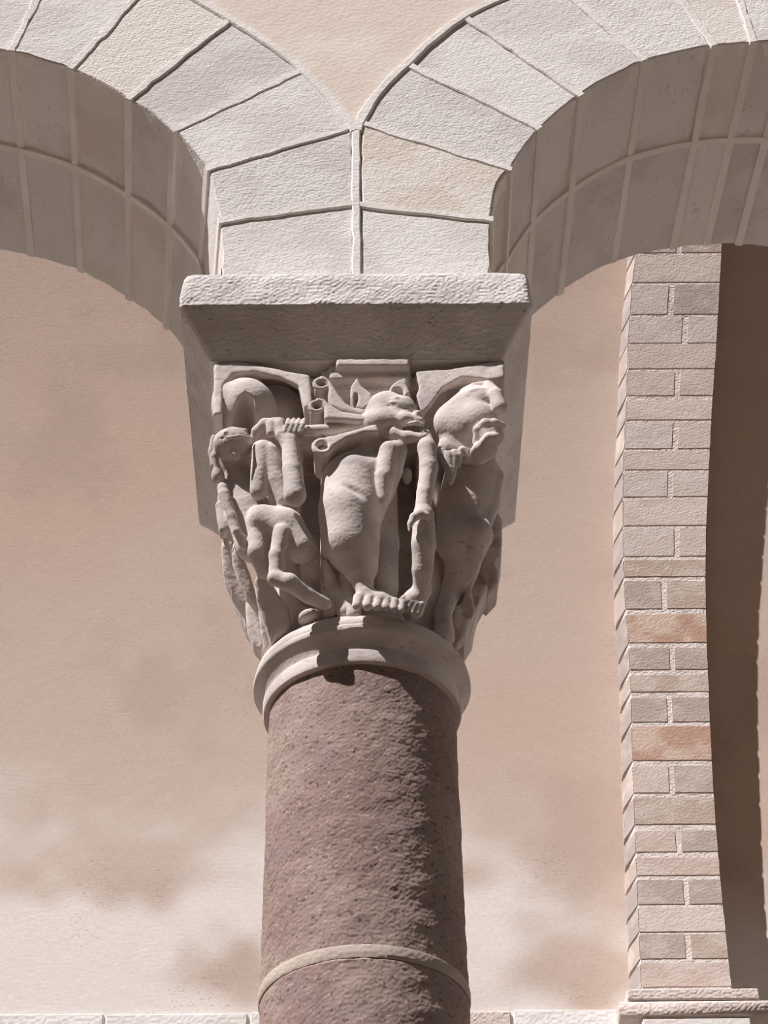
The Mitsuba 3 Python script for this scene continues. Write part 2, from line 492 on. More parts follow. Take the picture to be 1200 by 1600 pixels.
def build_arch(key, A, joints, label, foot_outer, tones, seed):
    thing(key, label, 'arch')
    c = A['crown']
    full = joints + [(mirror(c, o), mirror(c, i)) for o, i in joints[::-1]]
    first = ((foot_outer, SPRING), (math.copysign(0.277, joints[0][1][0]), SPRING))
    last = (mirror(c, first[0]), mirror(c, first[1]))
    seq = [first] + full + [last]
    ring_in, ring_out = [], []
    for n, (a, b) in enumerate(zip(seq, seq[1:])):
        (ao, ai), (bo, bi) = a, b
        feet = n in (0, 1, len(seq) - 2, len(seq) - 3)
        inn = inner_line(A, ai, bi) if not feet or n not in (0, len(seq) - 2) else [ai, bi]
        inn = [tuple(map(float, p)) for p in inn]
        outr = [ao, bo] if feet else outer_line(A, ao, bo)
        poly = [tuple(p) for p in outr] + inn[::-1]
        ring_in += inn
        ring_out += [tuple(p) for p in outr]
        tone = tones[n % len(tones)]
        small = shrink(poly, JOINT * 0.33)
        proud = (0.0015 * math.sin(n * 2.1 + seed), 0.0)[0]
        put(key + '__voussoir', voussoir(small, inn, A, proud, ROW, seed * 40 + n), STONES[tone], smooth=30)
        put(key + '__voussoir', voussoir(small, inn, A, ROW + JOINT * 0.7, WALL_BACK, seed * 40 + n + 17), STONES[(tone + 1) % 3], smooth=30)
    # ribbon pointing: one raised band of mortar to each radial joint, running through the soffit
    for n, (o, i) in enumerate(full):
        o, i = np.array(o), np.array(i)
        d = (i - o) / np.linalg.norm(i - o)
        s = np.array([-d[1], d[0]]) * JOINT * 0.5
        e = i + d * 0.0002
        poly = []
        L = np.linalg.norm(e - o)
        m = 14
        for sgn, run in ((1, range(m + 1)), (-1, range(m, -1, -1))):
            for k in run:
                p = o + (e - o) * k / m
                wob = (meshkit.noise(np.array([k * 0.9, n * 7.3 + seed, sgn * 3.0])) - 0.5) * 0.5 + 1
                poly.append(tuple(p + s * sgn * wob))
        inn = [tuple(e)]
        put(key + '__mortar_joint', voussoir(poly, inn, A, -0.0040, WALL_BACK, seed + n, 0.002), 'lime_mortar', smooth=30)
    # the joint between the two rows of stones in the soffit
    ii = np.array(ring_in)
    nn = []
    for p in ii:
        d = np.array([c, min(p[1], A['inn'][1])]) - p
        nn.append(d / np.linalg.norm(d))
    nn = np.array(nn)
    yb = ROW / WALL_BACK
    back = np.array([to_back(A, p) for p in ii])
    mid = ii + (back - ii) * (ROW + 0.005) / WALL_BACK
    rows = [np.c_[(mid - nn * 0.05)[:, 0], np.full(len(ii), ROW - 0.003), (mid - nn * 0.05)[:, 1]], np.c_[(mid + nn * 0.0001)[:, 0], np.full(len(ii), ROW - 0.003), (mid + nn * 0.0001)[:, 1]],
            np.c_[(mid + nn * 0.0001)[:, 0], np.full(len(ii), ROW + JOINT * 0.8), (mid + nn * 0.0001)[:, 1]], np.c_[(mid - nn * 0.05)[:, 0], np.full(len(ii), ROW + JOINT * 0.8), (mid - nn * 0.05)[:, 1]]]
    V, n = np.vstack(rows), len(ii)
    F = []
    i = np.arange(n - 1)
    for r in range(4):
        q = (r + 1) % 4
        F += [np.c_[r * n + i, q * n + i, q * n + i + 1], np.c_[r * n + i, q * n + i + 1, r * n + i + 1]]
    put(key + '__mortar_joint', trimesh.Trimesh(V, np.vstack(F), process=False), 'lime_mortar', smooth=40)
    ring_areas.append(Polygon([(foot_outer, SPRING)] + ring_out + ring_in[::-1]).buffer(0.0))
    # raised band around the outside of the ring
    oo = ring_out[1:-1]
    oo = [p for k, p in enumerate(oo) if k == 0 or np.hypot(p[0] - oo[k - 1][0], p[1] - oo[k - 1][1]) > 1e-4]
    return oo


def band(pts, width, seed):
    """A ribbon of mortar along a line, with a slightly uneven width."""
    P = np.array(pts)
    L = np.r_[0, np.cumsum(np.linalg.norm(np.diff(P, axis=0), axis=1))]
    t = np.linspace(0, L[-1], max(4, int(L[-1] / 0.025)))
    P = np.c_[np.interp(t, L, P[:, 0]), np.interp(t, L, P[:, 1])]
    d = np.gradient(P, axis=0)
    nrm = np.c_[-d[:, 1], d[:, 0]] / np.linalg.norm(d, axis=1, keepdims=True)
    w = width / 2 * (0.85 + 0.3 * meshkit.noise(np.c_[t * 14, np.full(len(t), seed), np.zeros(len(t))]))[:, None]
    return list(map(tuple, P + nrm * w)) + list(map(tuple, (P - nrm * w)[::-1]))


lo = build_arch('arch', left, jl, 'left round arch of pale limestone blocks with raised white joints', -0.001, [0, 1, 0, 1, 2, 0, 0, 1], 1)
ro = build_arch('arch_001', right, jr, 'right round arch of pale limestone blocks, beside the brick rib', 0.003, [0, 2, 1, 0, 0, 0, 2, 0], 2)
lo_up = [(0.000, 5.315)] + [p for p in lo if p[1] > 5.325]
ro_up = [(0.004, 5.315)] + [p for p in ro if p[1] > 5.340]
put('arch__outer_joint', slab(band(lo_up, 0.022, 3), -0.006, 0.05, 0.003, 0.001, 0.03, 5), 'lime_mortar', smooth=30)
put('arch_001__outer_joint', slab(band(ro_up, 0.022, 8), -0.006, 0.05, 0.003, 0.001, 0.03, 6), 'lime_mortar', smooth=30)
put('arch__mortar_joint', slab(band([(0.001, SPRING), (0.002, 5.0), (0.001, 5.10), (0.003, 5.36)], 0.019, 9), -0.005, WALL_BACK, 0.003, 0.001, 0.03, 7), 'lime_mortar', smooth=30)

# plastered spandrel over the rings and, out of sight at both ends, the piers the arches come down on
rings = unary_union(ring_areas).buffer(0.006)
hollow = unary_union([Polygon([(left['crown'] - 0.75, 0), (left['crown'] + 0.75, 0)] + arc(*left['inn'], 0, 180)), Polygon([(right['crown'] - 0.6, 0), (right['crown'] + 0.6, 0)] + arc(*right['inn'], 0, 180))])
body = sbox(-2.45, 5.0, 2.25, WALL_TOP).difference(rings).difference(hollow)
body = unary_union([g for g in getattr(body, 'geoms', [body]) if g.area > 0.02])
put('wall_front', extruded(body, 0.001, WALL_BACK), 'front_plaster', kind='structure', label='arcade wall with peach plaster between the two arches')
put('wall_front__core', extruded(rings.buffer(0.014).buffer(-0.074), 0.05, WALL_BACK - 0.03), 'core_rubble')
put('wall_front__core', extruded(rings.buffer(0.014).buffer(-0.026), 0.007, 0.05), 'lime_mortar')
put('wall_front__pier', cuboid(-2.45, -1.775, 0.0, WALL_BACK, 0.0, SPRING, 0.01), 'voussoir_stone_grey')
put('wall_front__pier', cuboid(1.62, 2.25, 0.0, WALL_BACK, 0.0, SPRING, 0.01), 'voussoir_stone_grey')

# back wall: plastered, its upper part leaning forward like the foot of a lost vault
BACK = 2.60


def wall_y(z):
    return BACK - 0.30 * np.clip((np.asarray(z, float) - 4.9) / 2.7, 0, 2) ** 2


zs = np.concatenate([[0.0, 2.0, 4.0], np.linspace(4.3, 8.4, 60)])
xs = np.linspace(-4.5, 5.0, 40)
gx, gz = np.meshgrid(xs, zs)
gy = wall_y(gz)
v0 = np.c_[gx.ravel(), gy.ravel(), gz.ravel()]
v1 = np.c_[gx.ravel(), np.full(gx.size, BACK + 0.5), gz.ravel()]
ny, nx = gx.shape
ii, jj = np.meshgrid(np.arange(ny - 1), np.arange(nx - 1), indexing='ij')
a = (ii * nx + jj).ravel()
q = np.c_[a, a + 1, a + nx + 1, a + nx]
edge = np.r_[np.arange(nx), np.arange(1, ny) * nx + nx - 1, (ny - 1) * nx + np.arange(nx - 2, -1, -1), np.arange(ny - 2, 0, -1) * nx]
en = np.roll(edge, -1)
F = np.vstack([q, q[:, ::-1] + len(v0), np.c_[edge, edge + len(v0), en + len(v0), en]])
put('wall_back', (np.vstack([v0, v1]), F), 'back_wall_plaster', smooth=30, kind='structure', label='peach plastered back wall seen through the arches')
# a course of paler stones just proud of the plaster at the foot of the view
for k, (x0, x1) in enumerate([(-4.40, -3.91), (-3.90, -3.42), (-3.41, -2.88), (-2.87, -2.33), (-2.32, -1.76), (-1.75, -1.18), (-1.17, -0.73), (-0.722, -0.32), (-0.312, 0.12), (0.128, 0.43), (0.438, 0.735), (1.14, 1.62), (1.63, 2.11), (2.12, 2.70), (2.71, 3.25), (3.26, 3.80), (3.81, 4.40)]):
    put('wall_back__stone', cuboid(x0, x1, BACK - 0.008 - 0.002 * (k % 2), BACK + 0.05, 4.30, 4.548 - 0.004 * (k % 2), 0.003), 'impost_stone' if k in (9, 13) else 'pier_limewash')

# ---------------------------------------------------------------- brick rib on its impost and pier
thing('brick_rib', 'pale brick rib with white joints on the back wall at the right', 'pilaster')
RIB_L, RIB_R = [(4.2000, 0.7766), (4.5558, 0.7944), (4.6463, 0.7986), (4.8534, 0.8091), (5.0688, 0.8200), (5.2911, 0.8307), (5.5200, 0.8452), (5.7555, 0.8556), (5.8757, 0.8546), (6.0465, 0.8611), (6.2954, 0.8770), (6.4986, 0.8957), (6.7052, 0.9188), (6.9150, 0.9376), (7.1813, 0.9713), (7.2620, 0.9857), (8.3000, 1.1104)], [(4.2000, 1.0417), (4.5594, 1.0499), (4.7258, 1.0523), (4.8938, 1.0560), (5.0668, 1.0616), (5.3117, 1.0740), (5.5181, 1.0872), (5.7537, 1.1026), (5.9955, 1.1219), (6.1684, 1.1403), (6.3948, 1.1698), (6.6515, 1.2039), (6.9133, 1.2427), (7.1529, 1.2750), (7.3011, 1.2946), (8.3000, 1.4340)]                                        # (z, x) of the two front arrises
ROWS = [(8.1059, 8.1909, 0.5, 'gt'), (8.0059, 8.0909, None, 'p'), (7.9059, 7.9909, 0.5, 'gt'), (7.8059, 7.8909, None, 'p'), (7.7059, 7.7909, 0.5, 'gt'), (7.6059, 7.6909, None, 'p'), (7.5059, 7.5909, 0.5, 'gt'), (7.4059, 7.4909, None, 'p'), (7.3059, 7.3909, 0.5, 'gt'), (7.1807, 7.2939, None, 'w'), (7.0469, 7.1672, 0.452, 'fg'), (6.9274, 7.0336, 0.634, 'ff'), (6.822, 6.9195, None, 'k'), (6.7122, 6.8089, 0.579, 'kp'), (6.6135, 6.6913, None, 'w'), (6.4977, 6.6006, 0.589, 'fk'), (6.4134, 6.4849, None, 'k'), (6.307, 6.4007, 0.553, 'ff'), (6.1941, 6.2944, None, 'w'), (6.075, 6.1817, 0.645, 'fk'), (5.9964, 6.0578, None, 't'), (5.8747, 5.9768, 0.482, 'gt'), (5.7474, 5.8505, None, 'r'), (5.6478, 5.726, 0.548, 'gg'), (5.5657, 5.6243, None, 't'), (5.4567, 5.5424, 0.49, 'gg'), (5.3196, 5.4382, None, 'r'), (5.2049, 5.297, 0.482, 'pg'), (5.0965, 5.1871, None, 't'), (5.0026, 5.0723, 0.528, 'pg'), (4.9229, 4.981, None, 'p'), (4.8273, 4.9058, 0.579, 'gg'), (4.7376, 4.8147, None, 'w'), (4.6516, 4.7273, 0.554, 'gt'), (4.5631, 4.6354, None, 'p')]
PROUD = 0.115
SPLAY = 0.022


def rib_x(line, z):
    return float(np.interp(z, [p[0] for p in line], [p[1] for p in line]))


def rib_solid(z0, z1, fa=0.0, fb=1.0, inset=0.0, left_face=True, steps=1, end=0.0):
    """A piece of the rib between two heights; fa and fb are fractions of its width, inset pulls the faces back."""
    V = []
    for z in np.linspace(z0, z1, steps + 1):
        l, r = rib_x(RIB_L, z), rib_x(RIB_R, z)
        xa, xb = l + (r - l) * fa + inset, l + (r - l) * fb - end
        w = float(wall_y(z))
        side = SPLAY - 0.002 if left_face else 0.0
        V.append([(xa, w - PROUD + inset, z), (xb, w - PROUD + inset, z), (xb, w + 0.03, z), (xa - side, w + 0.03, z), (xa - side, w - 0.012, z)])
    n = 5
    V = np.array(V).reshape(-1, 3)
    F = []
    for s in range(steps):
        for k in range(n):
            a, b = s * n + k, s * n + (k + 1) % n
            F += [(a, b, b + n), (a, b + n, a + n)]
    F += [(0, 2, 1), (0, 3, 2), (0, 4, 3)]
    t = steps * n
    F += [(t, t + 1, t + 2), (t, t + 2, t + 3), (t, t + 3, t + 4)]
    m = trimesh.Trimesh(V, F, process=False)
    if m.volume < 0:
        m.invert()
    return m


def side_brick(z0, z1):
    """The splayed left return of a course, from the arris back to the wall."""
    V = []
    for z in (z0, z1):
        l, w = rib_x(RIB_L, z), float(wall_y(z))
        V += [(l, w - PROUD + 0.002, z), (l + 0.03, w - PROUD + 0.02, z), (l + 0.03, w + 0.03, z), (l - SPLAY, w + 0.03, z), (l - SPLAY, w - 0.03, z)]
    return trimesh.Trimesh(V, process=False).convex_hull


def worn(m, seed, amount=0.0015):
    m = m.subdivide_to_size(0.045)
    v = m.vertices
    m.vertices = v + np.c_[meshkit.fbm(v * 30, 2, seed) - 0.5, (meshkit.fbm(v * 30 + 7, 2, seed) - 0.5) * 0.5, meshkit.fbm(v * 30 + 13, 2, seed) - 0.5] * 2 * amount
    return m


put('brick_rib__mortar', rib_solid(ROWS[-1][0] - 0.015, 8.2, 0, 1, 0.0025, True, 60), 'rib_mortar', smooth=30)
TONES = {'f': 'brick_faded', 'k': 'brick_faded_pink', 'g': 'brick_grey', 't': 'brick_tan', 'p': 'brick_pink', 'r': 'brick_red', 'w': 'brick_whitewashed'}
for n, (z0, z1, split, tone) in enumerate(ROWS):
    for k, (fa, fb) in enumerate([(0.01, 1)] if split is None else [(0.01, split - 0.035), (split + 0.035, 1)]):
        put('brick_rib__brick', worn(rib_solid(z0, z1, fa, fb, 0, False), n + 50 * k), TONES[tone[k]], smooth=30)
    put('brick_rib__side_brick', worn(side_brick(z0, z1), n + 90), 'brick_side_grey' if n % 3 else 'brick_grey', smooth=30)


def moulding(profile, x0, x1, back, ends=0.0):
    """Front profile (y, z) swept across from x0 to x1 and returned along both sides to the wall."""
    V = []
    y_in = max(p[0] for p in profile)
    for y, z in profile:
        o = y_in - y
        V.append([(x0 - o + ends, back, z), (x0 - o + ends, y, z), (x1 + o - ends, y, z), (x1 + o - ends, back, z)])
    V = np.array(V).reshape(-1, 3)
    n = len(profile)
    F = []
    for k in range(n - 1):
        for c in range(3):
            a = k * 4 + c
            F += [(a, a + 1, a + 5), (a, a + 5, a + 4)]
        F += [(k * 4 + 3, k * 4, k * 4 + 4), (k * 4 + 3, k * 4 + 4, k * 4 + 7)]
    F += [(0, 2, 1), (0, 3, 2), (n * 4 - 4, n * 4 - 3, n * 4 - 2), (n * 4 - 4, n * 4 - 2, n * 4 - 1)]
    m = trimesh.Trimesh(V, F, process=False)
    if m.volume < 0:
        m.invert()
    return m


thing('impost', 'small moulded stone impost under the foot of the brick rib', 'impost')
put('impost__fillet', cuboid(0.749, 1.119, 2.452, 2.66, 4.506, 4.538, 0.003), 'impost_stone')
roll = [(2.50, 4.450), (2.460, 4.452), (2.449, 4.457), (2.446, 4.466), (2.446, 4.489), (2.450, 4.498), (2.460, 4.503), (2.474, 4.5065)]
put('impost__roll', moulding(roll, 0.776, 1.094, 2.66), 'impost_stone', smooth=40)
put('pier', cuboid(0.783, 1.089, 2.454, 2.66, 0.0, 4.452, 0.006), 'pier_limewash', label='limewashed pier below the impost, at the lower right edge', category='pier')

# ---------------------------------------------------------------- abacus, column
AX, AY = 0.007, 0.305


def abacus_ring(half_x, y0, y1, z, r, n=6):
    pts = []
    for sx, yy, a0 in ((-1, y0, 180), (1, y0, 270), (1, y1, 0), (-1, y1, 90)):
        cx_, cy_ = sx * (half_x - r), yy + (r if yy == y0 else -r)
        for t in np.linspace(a0, a0 + 90, n):
            pts.append((cx_ + r * math.cos(math.radians(t)), cy_ + r * math.sin(math.radians(t)), z))
    return pts


def abacus_mesh(levels):
    rings = []
    for half, y0, y1, z, r in levels:
        ring = np.array(abacus_ring(half, y0, y1, z, r))
        P = resample(ring[:, :2], 0.012) if False else ring[:, :2]
        # equal numbers of points on every ring, about every centimetre
        d = np.r_[0, np.cumsum(np.linalg.norm(np.diff(np.vstack([P, P[:1]]), axis=0), axis=1))]
        t = np.linspace(0, d[-1], 260, endpoint=False)
        Q = np.vstack([P, P[:1]])
        rings.append(np.c_[np.interp(t, d, Q[:, 0]), np.interp(t, d, Q[:, 1]), np.full(260, z)])
    n = 260
    V = np.vstack(rings)
    F = []
    i = np.arange(n)
    j = (i + 1) % n
    for k in range(len(rings) - 1):
        F += [np.c_[k * n + i, k * n + j, (k + 1) * n + j], np.c_[k * n + i, (k + 1) * n + j, (k + 1) * n + i]]
    F += [cap(rings[0][:, :2])[:, ::-1], cap(rings[-1][:, :2]) + (len(rings) - 1) * n]
    m = trimesh.Trimesh(V, np.vstack(F), process=False)
    if m.volume < 0:
        m.invert()
    v = m.vertices
    w = (meshkit.fbm(v * 28, 3, 3) - 0.5) * 0.008
    w[v[:, 2] < 4.748] *= 0.08
    nrm = m.vertex_normals * [1, 1, 0.6]
    m.vertices = v + nrm * w[:, None]
    return m


AB0, AB1 = -0.040, 0.652
levels = []
for t in np.linspace(0, 1, 9):                                   # the hollow under the slab
    e = 0.062 * (1 - 0.9 * t - 0.1 * t * t)
    levels.append((0.352 - e, AB0 + e, AB1 - e, 4.655 + 0.092 * t, 0.006 + 0.002 * t))
levels += [(0.3515, AB0 + 0.0005, AB1, 4.7505, 0.012), (0.352, AB0, AB1, 4.756, 0.013), (0.352, AB0, AB1, 4.780, 0.013), (0.3505, AB0, AB1, 4.805, 0.013), (0.350, AB0, AB1, 4.826, 0.013), (0.345, AB0 + 0.005, AB1 - 0.006, SPRING, 0.013)]
levels.insert(0, (0.290, AB0 + 0.062, AB1 - 0.062, 4.6515, 0.006))
put('abacus', abacus_mesh(levels), 'abacus_stone', smooth=35, label='rough grey stone abacus slab with hollow underside resting on the carved capital', category='abacus')

thing('column', 'round reddish stone column shaft with pitted surface under the capital', 'column')


def shaft(z0, z1, r0, r1, step, seed, rough):
    n = int(2 * math.pi * 0.18 / step)
    zz = np.linspace(z0, z1, max(2, int((z1 - z0) / step)))
    m = lathe([(r0 + (r1 - r0) * (z - z0) / (z1 - z0), z) for z in zz], AX, AY, n)
    v = m.vertices
    out = v - [AX, AY, 0]
    out[:, 2] = 0
    L = np.linalg.norm(out, axis=1, keepdims=True)
    out = np.where(L > 0.05, out / np.maximum(L, 1e-6), 0)
    d = (meshkit.fbm(v * [26, 26, 30], 4, seed) - 0.5) * rough
    p = meshkit.noise(v * [110, 110, 130], seed + 5)
    big = meshkit.fbm(v * 9, 2, seed + 3)
    d = d - np.clip(p - 0.74, 0, 1) * 0.008 * np.clip((big - 0.42) * 5, 0, 1)
    m.vertices = v + out * d[:, None]
    return m


put('column__shaft', shaft(3.407, 3.992, 0.1795, 0.1765, 0.0045, 1, 0.006), 'column_stone', smooth=True)
put('column__mortar_joint', lathe([(0.170, 3.383), (0.1815, 3.385), (0.1835, 3.390), (0.1835, 3.403), (0.1815, 3.409), (0.170, 3.410)], AX, AY, 120), 'joint_mortar', smooth=40, label='pale mortar ring between the two drums')
put('column__shaft', shaft(2.6, 3.386, 0.1835, 0.1800, 0.0055, 2, 0.007), 'column_stone', smooth=True)
put('column__shaft', shaft(0.25, 2.604, 0.190, 0.1835, 0.03, 3, 0.004), 'column_stone', smooth=True)
put('column__base', lathe([(0.30, 0.0), (0.30, 0.12), (0.27, 0.13), (0.285, 0.17), (0.25, 0.20), (0.21, 0.22), (0.20, 0.26)], AX, AY, 64), 'column_stone', smooth=40)

# ---------------------------------------------------------------- the carved capital
thing('capital', 'carved stone capital with crouching man, curly-maned beast and bearded man under the abacus', 'capital')
put('capital__astragal', lathe([(0.176, 3.984), (0.1865, 3.986), (0.1885, 3.992), (0.1885, 4.010), (0.186, 4.014), (0.1875, 4.020), (0.196, 4.034), (0.2055, 4.0425), (0.2080, 4.0465), (0.2078, 4.053),
                                (0.2045, 4.057), (0.2060, 4.062), (0.2035, 4.073), (0.196, 4.083), (0.165, 4.090)], AX, AY, 160), 'carved_stone', smooth=35)


def bell(x, y, z):
    t = np.clip((z - 4.08) / 0.52, 0, 1)
    a = 0.163 + 0.036 * t ** 1.3
    p = 2.0 + 3.5 * t
    u, w = np.abs(x - AX) / a, np.abs(y - AY) / a
    d = ((u ** p + w ** p + 1e-9) ** (1 / p) - 1) * a * 0.9
    return np.maximum(d, np.maximum(z - 4.650, 4.06 - z))


def plates(x, y, z):
    """The concave-sided top of the bell."""
    u, w = np.abs(x - AX), np.abs(y - AY)
    fx, fy = 0.284 - 0.042 * (1 - np.clip(u / 0.284, 0, 1) ** 2), 0.284 - 0.042 * (1 - np.clip(w / 0.284, 0, 1) ** 2)
    d = np.maximum(w - fx, u - fy) * 0.95
    return np.maximum(d, np.maximum(z - 4.638, 4.604 - z) )


block = Carving((-0.30, 0.0, 4.05), (0.315, 0.61, 4.665), 0.0035)
block.apply(bell, (-0.25, 0.05, 4.06), (0.26, 0.56, 4.651), 0.004, False)
block.apply(plates, (-0.29, 0.01, 4.59), (0.30, 0.60, 4.645), 0.006, False)
# the raised middle of the front and the bands over the two corner niches
for y0, z0, z1 in ((0.014, 4.630, 4.649), (0.030, 4.610, 4.648), (0.046, 4.590, 4.648), (0.060, 4.560, 4.648)):
    block.prism([(-0.040 - (y0 - 0.014) * 0.9, z1), (0.104, z1), (0.104, z0), (-0.040 - (y0 - 0.014) * 0.9, z0)], y0, 0.14, 0.003, 0.008)
block.prism([(-0.2835, 4.6435), (-0.2406, 4.6537), (-0.1741, 4.6357), (-0.0926, 4.6126), (-0.0868, 4.5268), (-0.1018, 4.5269), (-0.1150, 4.5850), (-0.1482, 4.6060), (-0.1992, 4.6237), (-0.2421, 4.6188), (-0.2613, 4.5894), (-0.2624, 4.5111), (-0.2797, 4.5078)], 0.022, 0.13, 0.004, 0.006)
block.prism([(0.1165, 4.6234), (0.1815, 4.6299), (0.2391, 4.6418), (0.2946, 4.6555), (0.2935, 4.6065), (0.2641, 4.5998), (0.2087, 4.6088), (0.1698, 4.5797), (0.1434, 4.5320), (0.1228, 4.5084), (0.1164, 4.5560), (0.1233, 4.5869)], 0.024, 0.13, 0.004, 0.006)
block.egg((-0.1595, 0.0850, 4.5776), (0.0775, 0.055, 0.0725), 0, 0.006, True)
block.egg((0.2070, 0.0750, 4.5182), (0.0875, 0.055, 0.0950), 0, 0.006, True)
block.prism([(0.0805, 4.4673), (0.1162, 4.4939), (0.1162, 4.3232), (0.1087, 4.1443), (0.0913, 4.1098), (0.0751, 4.1370), (0.0732, 4.3235)], -0.05, 0.21, 0.012, 0.010, True)
block.prism([(-0.1056, 4.5056), (-0.0728, 4.5053), (-0.0707, 4.1608), (-0.0848, 4.1307), (-0.1066, 4.1611), (-0.1134, 4.3249)], -0.05, 0.20, 0.010, 0.010, True)
block.prism([(-0.2315, 4.4149), (-0.1946, 4.4311), (-0.1825, 4.3414), (-0.1425, 4.1614), (-0.1613, 4.1463), (-0.1973, 4.2465)], -0.05, 0.19, 0.010, 0.010, True)

put('capital__block', block.mesh(0.0012, 4), 'carved_stone', smooth=True)
# corner mask over the crouching man: a bald bulging head with a deep brow hollow
c = Carving((-0.3070, -0.0200, 4.3986), (-0.0824, 0.2000, 4.7257), 0.0025)
c.egg((-0.2198, 0.0750, 4.5689), (0.0612, 0.062, 0.0650), 12, 0.006)
c.egg((-0.2608, 0.0750, 4.5829), (0.0275, 0.050, 0.0500), 0, 0.012)
c.egg((-0.1635, 0.1150, 4.6052), (0.0550, 0.040, 0.0550), 0, 0.012)
c.prism([(-0.2959, 4.5079), (-0.2711, 4.5111), (-0.2487, 4.5110), (-0.2392, 4.5261), (-0.2311, 4.5481), (-0.2165, 4.5617), (-0.2036, 4.5496), (-0.1966, 4.5190), (-0.1916, 4.4671), (-0.2934, 4.4446)], -0.05, 0.12, 0.003, 0.004, True)
put('capital__mask', c.mesh(0.0005, 11), 'carved_stone', smooth=True, label='bulging bald corner head with a hollow under its brow')

# crouching man at the left
man = Carving((-0.3014, -0.0600, 3.9143), (0.0109, 0.2000, 4.5847), 0.0025)
man.tube([(-0.2283, 0.0950, 4.3991), (-0.2095, 0.1050, 4.3298), (-0.1955, 0.1100, 4.2546)], [0.0375, 0.0425, 0.0375], 0.010)
man.egg((-0.2413, 0.0800, 4.4388), (0.0350, 0.036, 0.0450), 4, 0.006)
man.egg((-0.2390, 0.0320, 4.4394), (0.0387, 0.034, 0.0312), -4, 0.008)
man.tube([(-0.2680, 0.0200, 4.4388), (-0.2518, -0.0020, 4.4273), (-0.2295, -0.0060, 4.4268), (-0.2058, 0.0080, 4.4310)], [0.0020, 0.0025, 0.0025, 0.0020], 0.0012, True)
man.tube([(-0.2606, 0.0100, 4.4184), (-0.2439, -0.0040, 4.4140), (-0.2243, -0.0060, 4.4137), (-0.2032, 0.0120, 4.4197)], [0.0017, 0.0025, 0.0025, 0.0017], 0.0012, True)
man.egg((-0.2267, 0.0180, 4.3780), (0.0250, 0.022, 0.0250), 0, 0.006, True)
man.tube([(-0.2420, 0.0260, 4.4242), (-0.2351, 0.0220, 4.4075), (-0.2301, 0.0240, 4.4011)], [0.0050, 0.0063, 0.0069], 0.005)
man.tube([(-0.2675, 0.0300, 4.4444), (-0.2732, 0.0400, 4.4171), (-0.2689, 0.0500, 4.3883)], [0.0063, 0.0075, 0.0050], 0.003)
man.tube([(-0.2778, 0.0450, 4.4678), (-0.2822, 0.0550, 4.4402), (-0.2776, 0.0600, 4.4084)], [0.0063, 0.0063, 0.0050], 0.003)
man.tube([(-0.2523, 0.0000, 4.4406), (-0.2411, 0.0100, 4.4577), (-0.2139, 0.0100, 4.4559)], [0.0044, 0.0050, 0.0037], 0.003)
man.tube([(-0.2462, -0.0100, 4.4184), (-0.2269, -0.0080, 4.4234), (-0.2056, 0.0040, 4.4307)], [0.0037, 0.0044, 0.0037], 0.003)
man.egg((-0.2680, 0.0600, 4.3823), (0.0125, 0.016, 0.0175), 0, 0.004)
man.egg((-0.2566, 0.0550, 4.3440), (0.0112, 0.012, 0.0163), 10, 0.004)
man.tube([(-0.2536, 0.0520, 4.3303), (-0.2378, 0.0600, 4.2830), (-0.2276, 0.0680, 4.2519), (-0.2133, 0.0850, 4.2345)], [0.0112, 0.0088, 0.0081, 0.0112], 0.004)
man.tube([(-0.2653, 0.1200, 4.3588), (-0.2563, 0.1250, 4.3052)], [0.0100, 0.0100], 0.004)
# upper arm in two masses, forearm, hands on the staff
man.tube([(-0.1804, 0.0280, 4.4157), (-0.1864, 0.0450, 4.3302)], [0.0238, 0.0175], 0.004)
man.tube([(-0.1643, 0.0260, 4.4106), (-0.1539, 0.0420, 4.3531), (-0.1364, 0.0500, 4.3150)], [0.0213, 0.0213, 0.0200], 0.003)
man.tube([(-0.1281, 0.0000, 4.4167), (-0.1223, 0.0040, 4.3474), (-0.1169, 0.0100, 4.2905)], [0.0163, 0.0187, 0.0213], 0.004)
man.tube([(-0.1974, 0.0340, 4.4475), (-0.1924, 0.0220, 4.4632), (-0.1774, 0.0120, 4.4707), (-0.1501, 0.0080, 4.4686)], [0.0088, 0.0112, 0.0125, 0.0138], 0.004)
man.tube([(-0.1644, 0.0000, 4.4598), (-0.1640, 0.0000, 4.4400)], [0.0112, 0.0100], 0.002)
man.tube([(-0.1495, -0.0040, 4.4561), (-0.1442, -0.0020, 4.4315), (-0.1317, 0.0000, 4.4135)], [0.0100, 0.0125, 0.0150], 0.004)
man.tube([(-0.1312, -0.0060, 4.4674), (-0.1331, -0.0140, 4.4469), (-0.1390, -0.0120, 4.4307)], [0.0045, 0.0053, 0.0045], 0.0012)
man.tube([(-0.1213, -0.0060, 4.4673), (-0.1233, -0.0140, 4.4469), (-0.1292, -0.0120, 4.4306)], [0.0045, 0.0053, 0.0045], 0.0012)
man.tube([(-0.1115, -0.0060, 4.4673), (-0.1135, -0.0140, 4.4468), (-0.1194, -0.0120, 4.4305)], [0.0045, 0.0053, 0.0045], 0.0012)
man.tube([(-0.1016, -0.0060, 4.4672), (-0.1037, -0.0140, 4.4467), (-0.1097, -0.0120, 4.4305)], [0.0045, 0.0053, 0.0045], 0.0012)
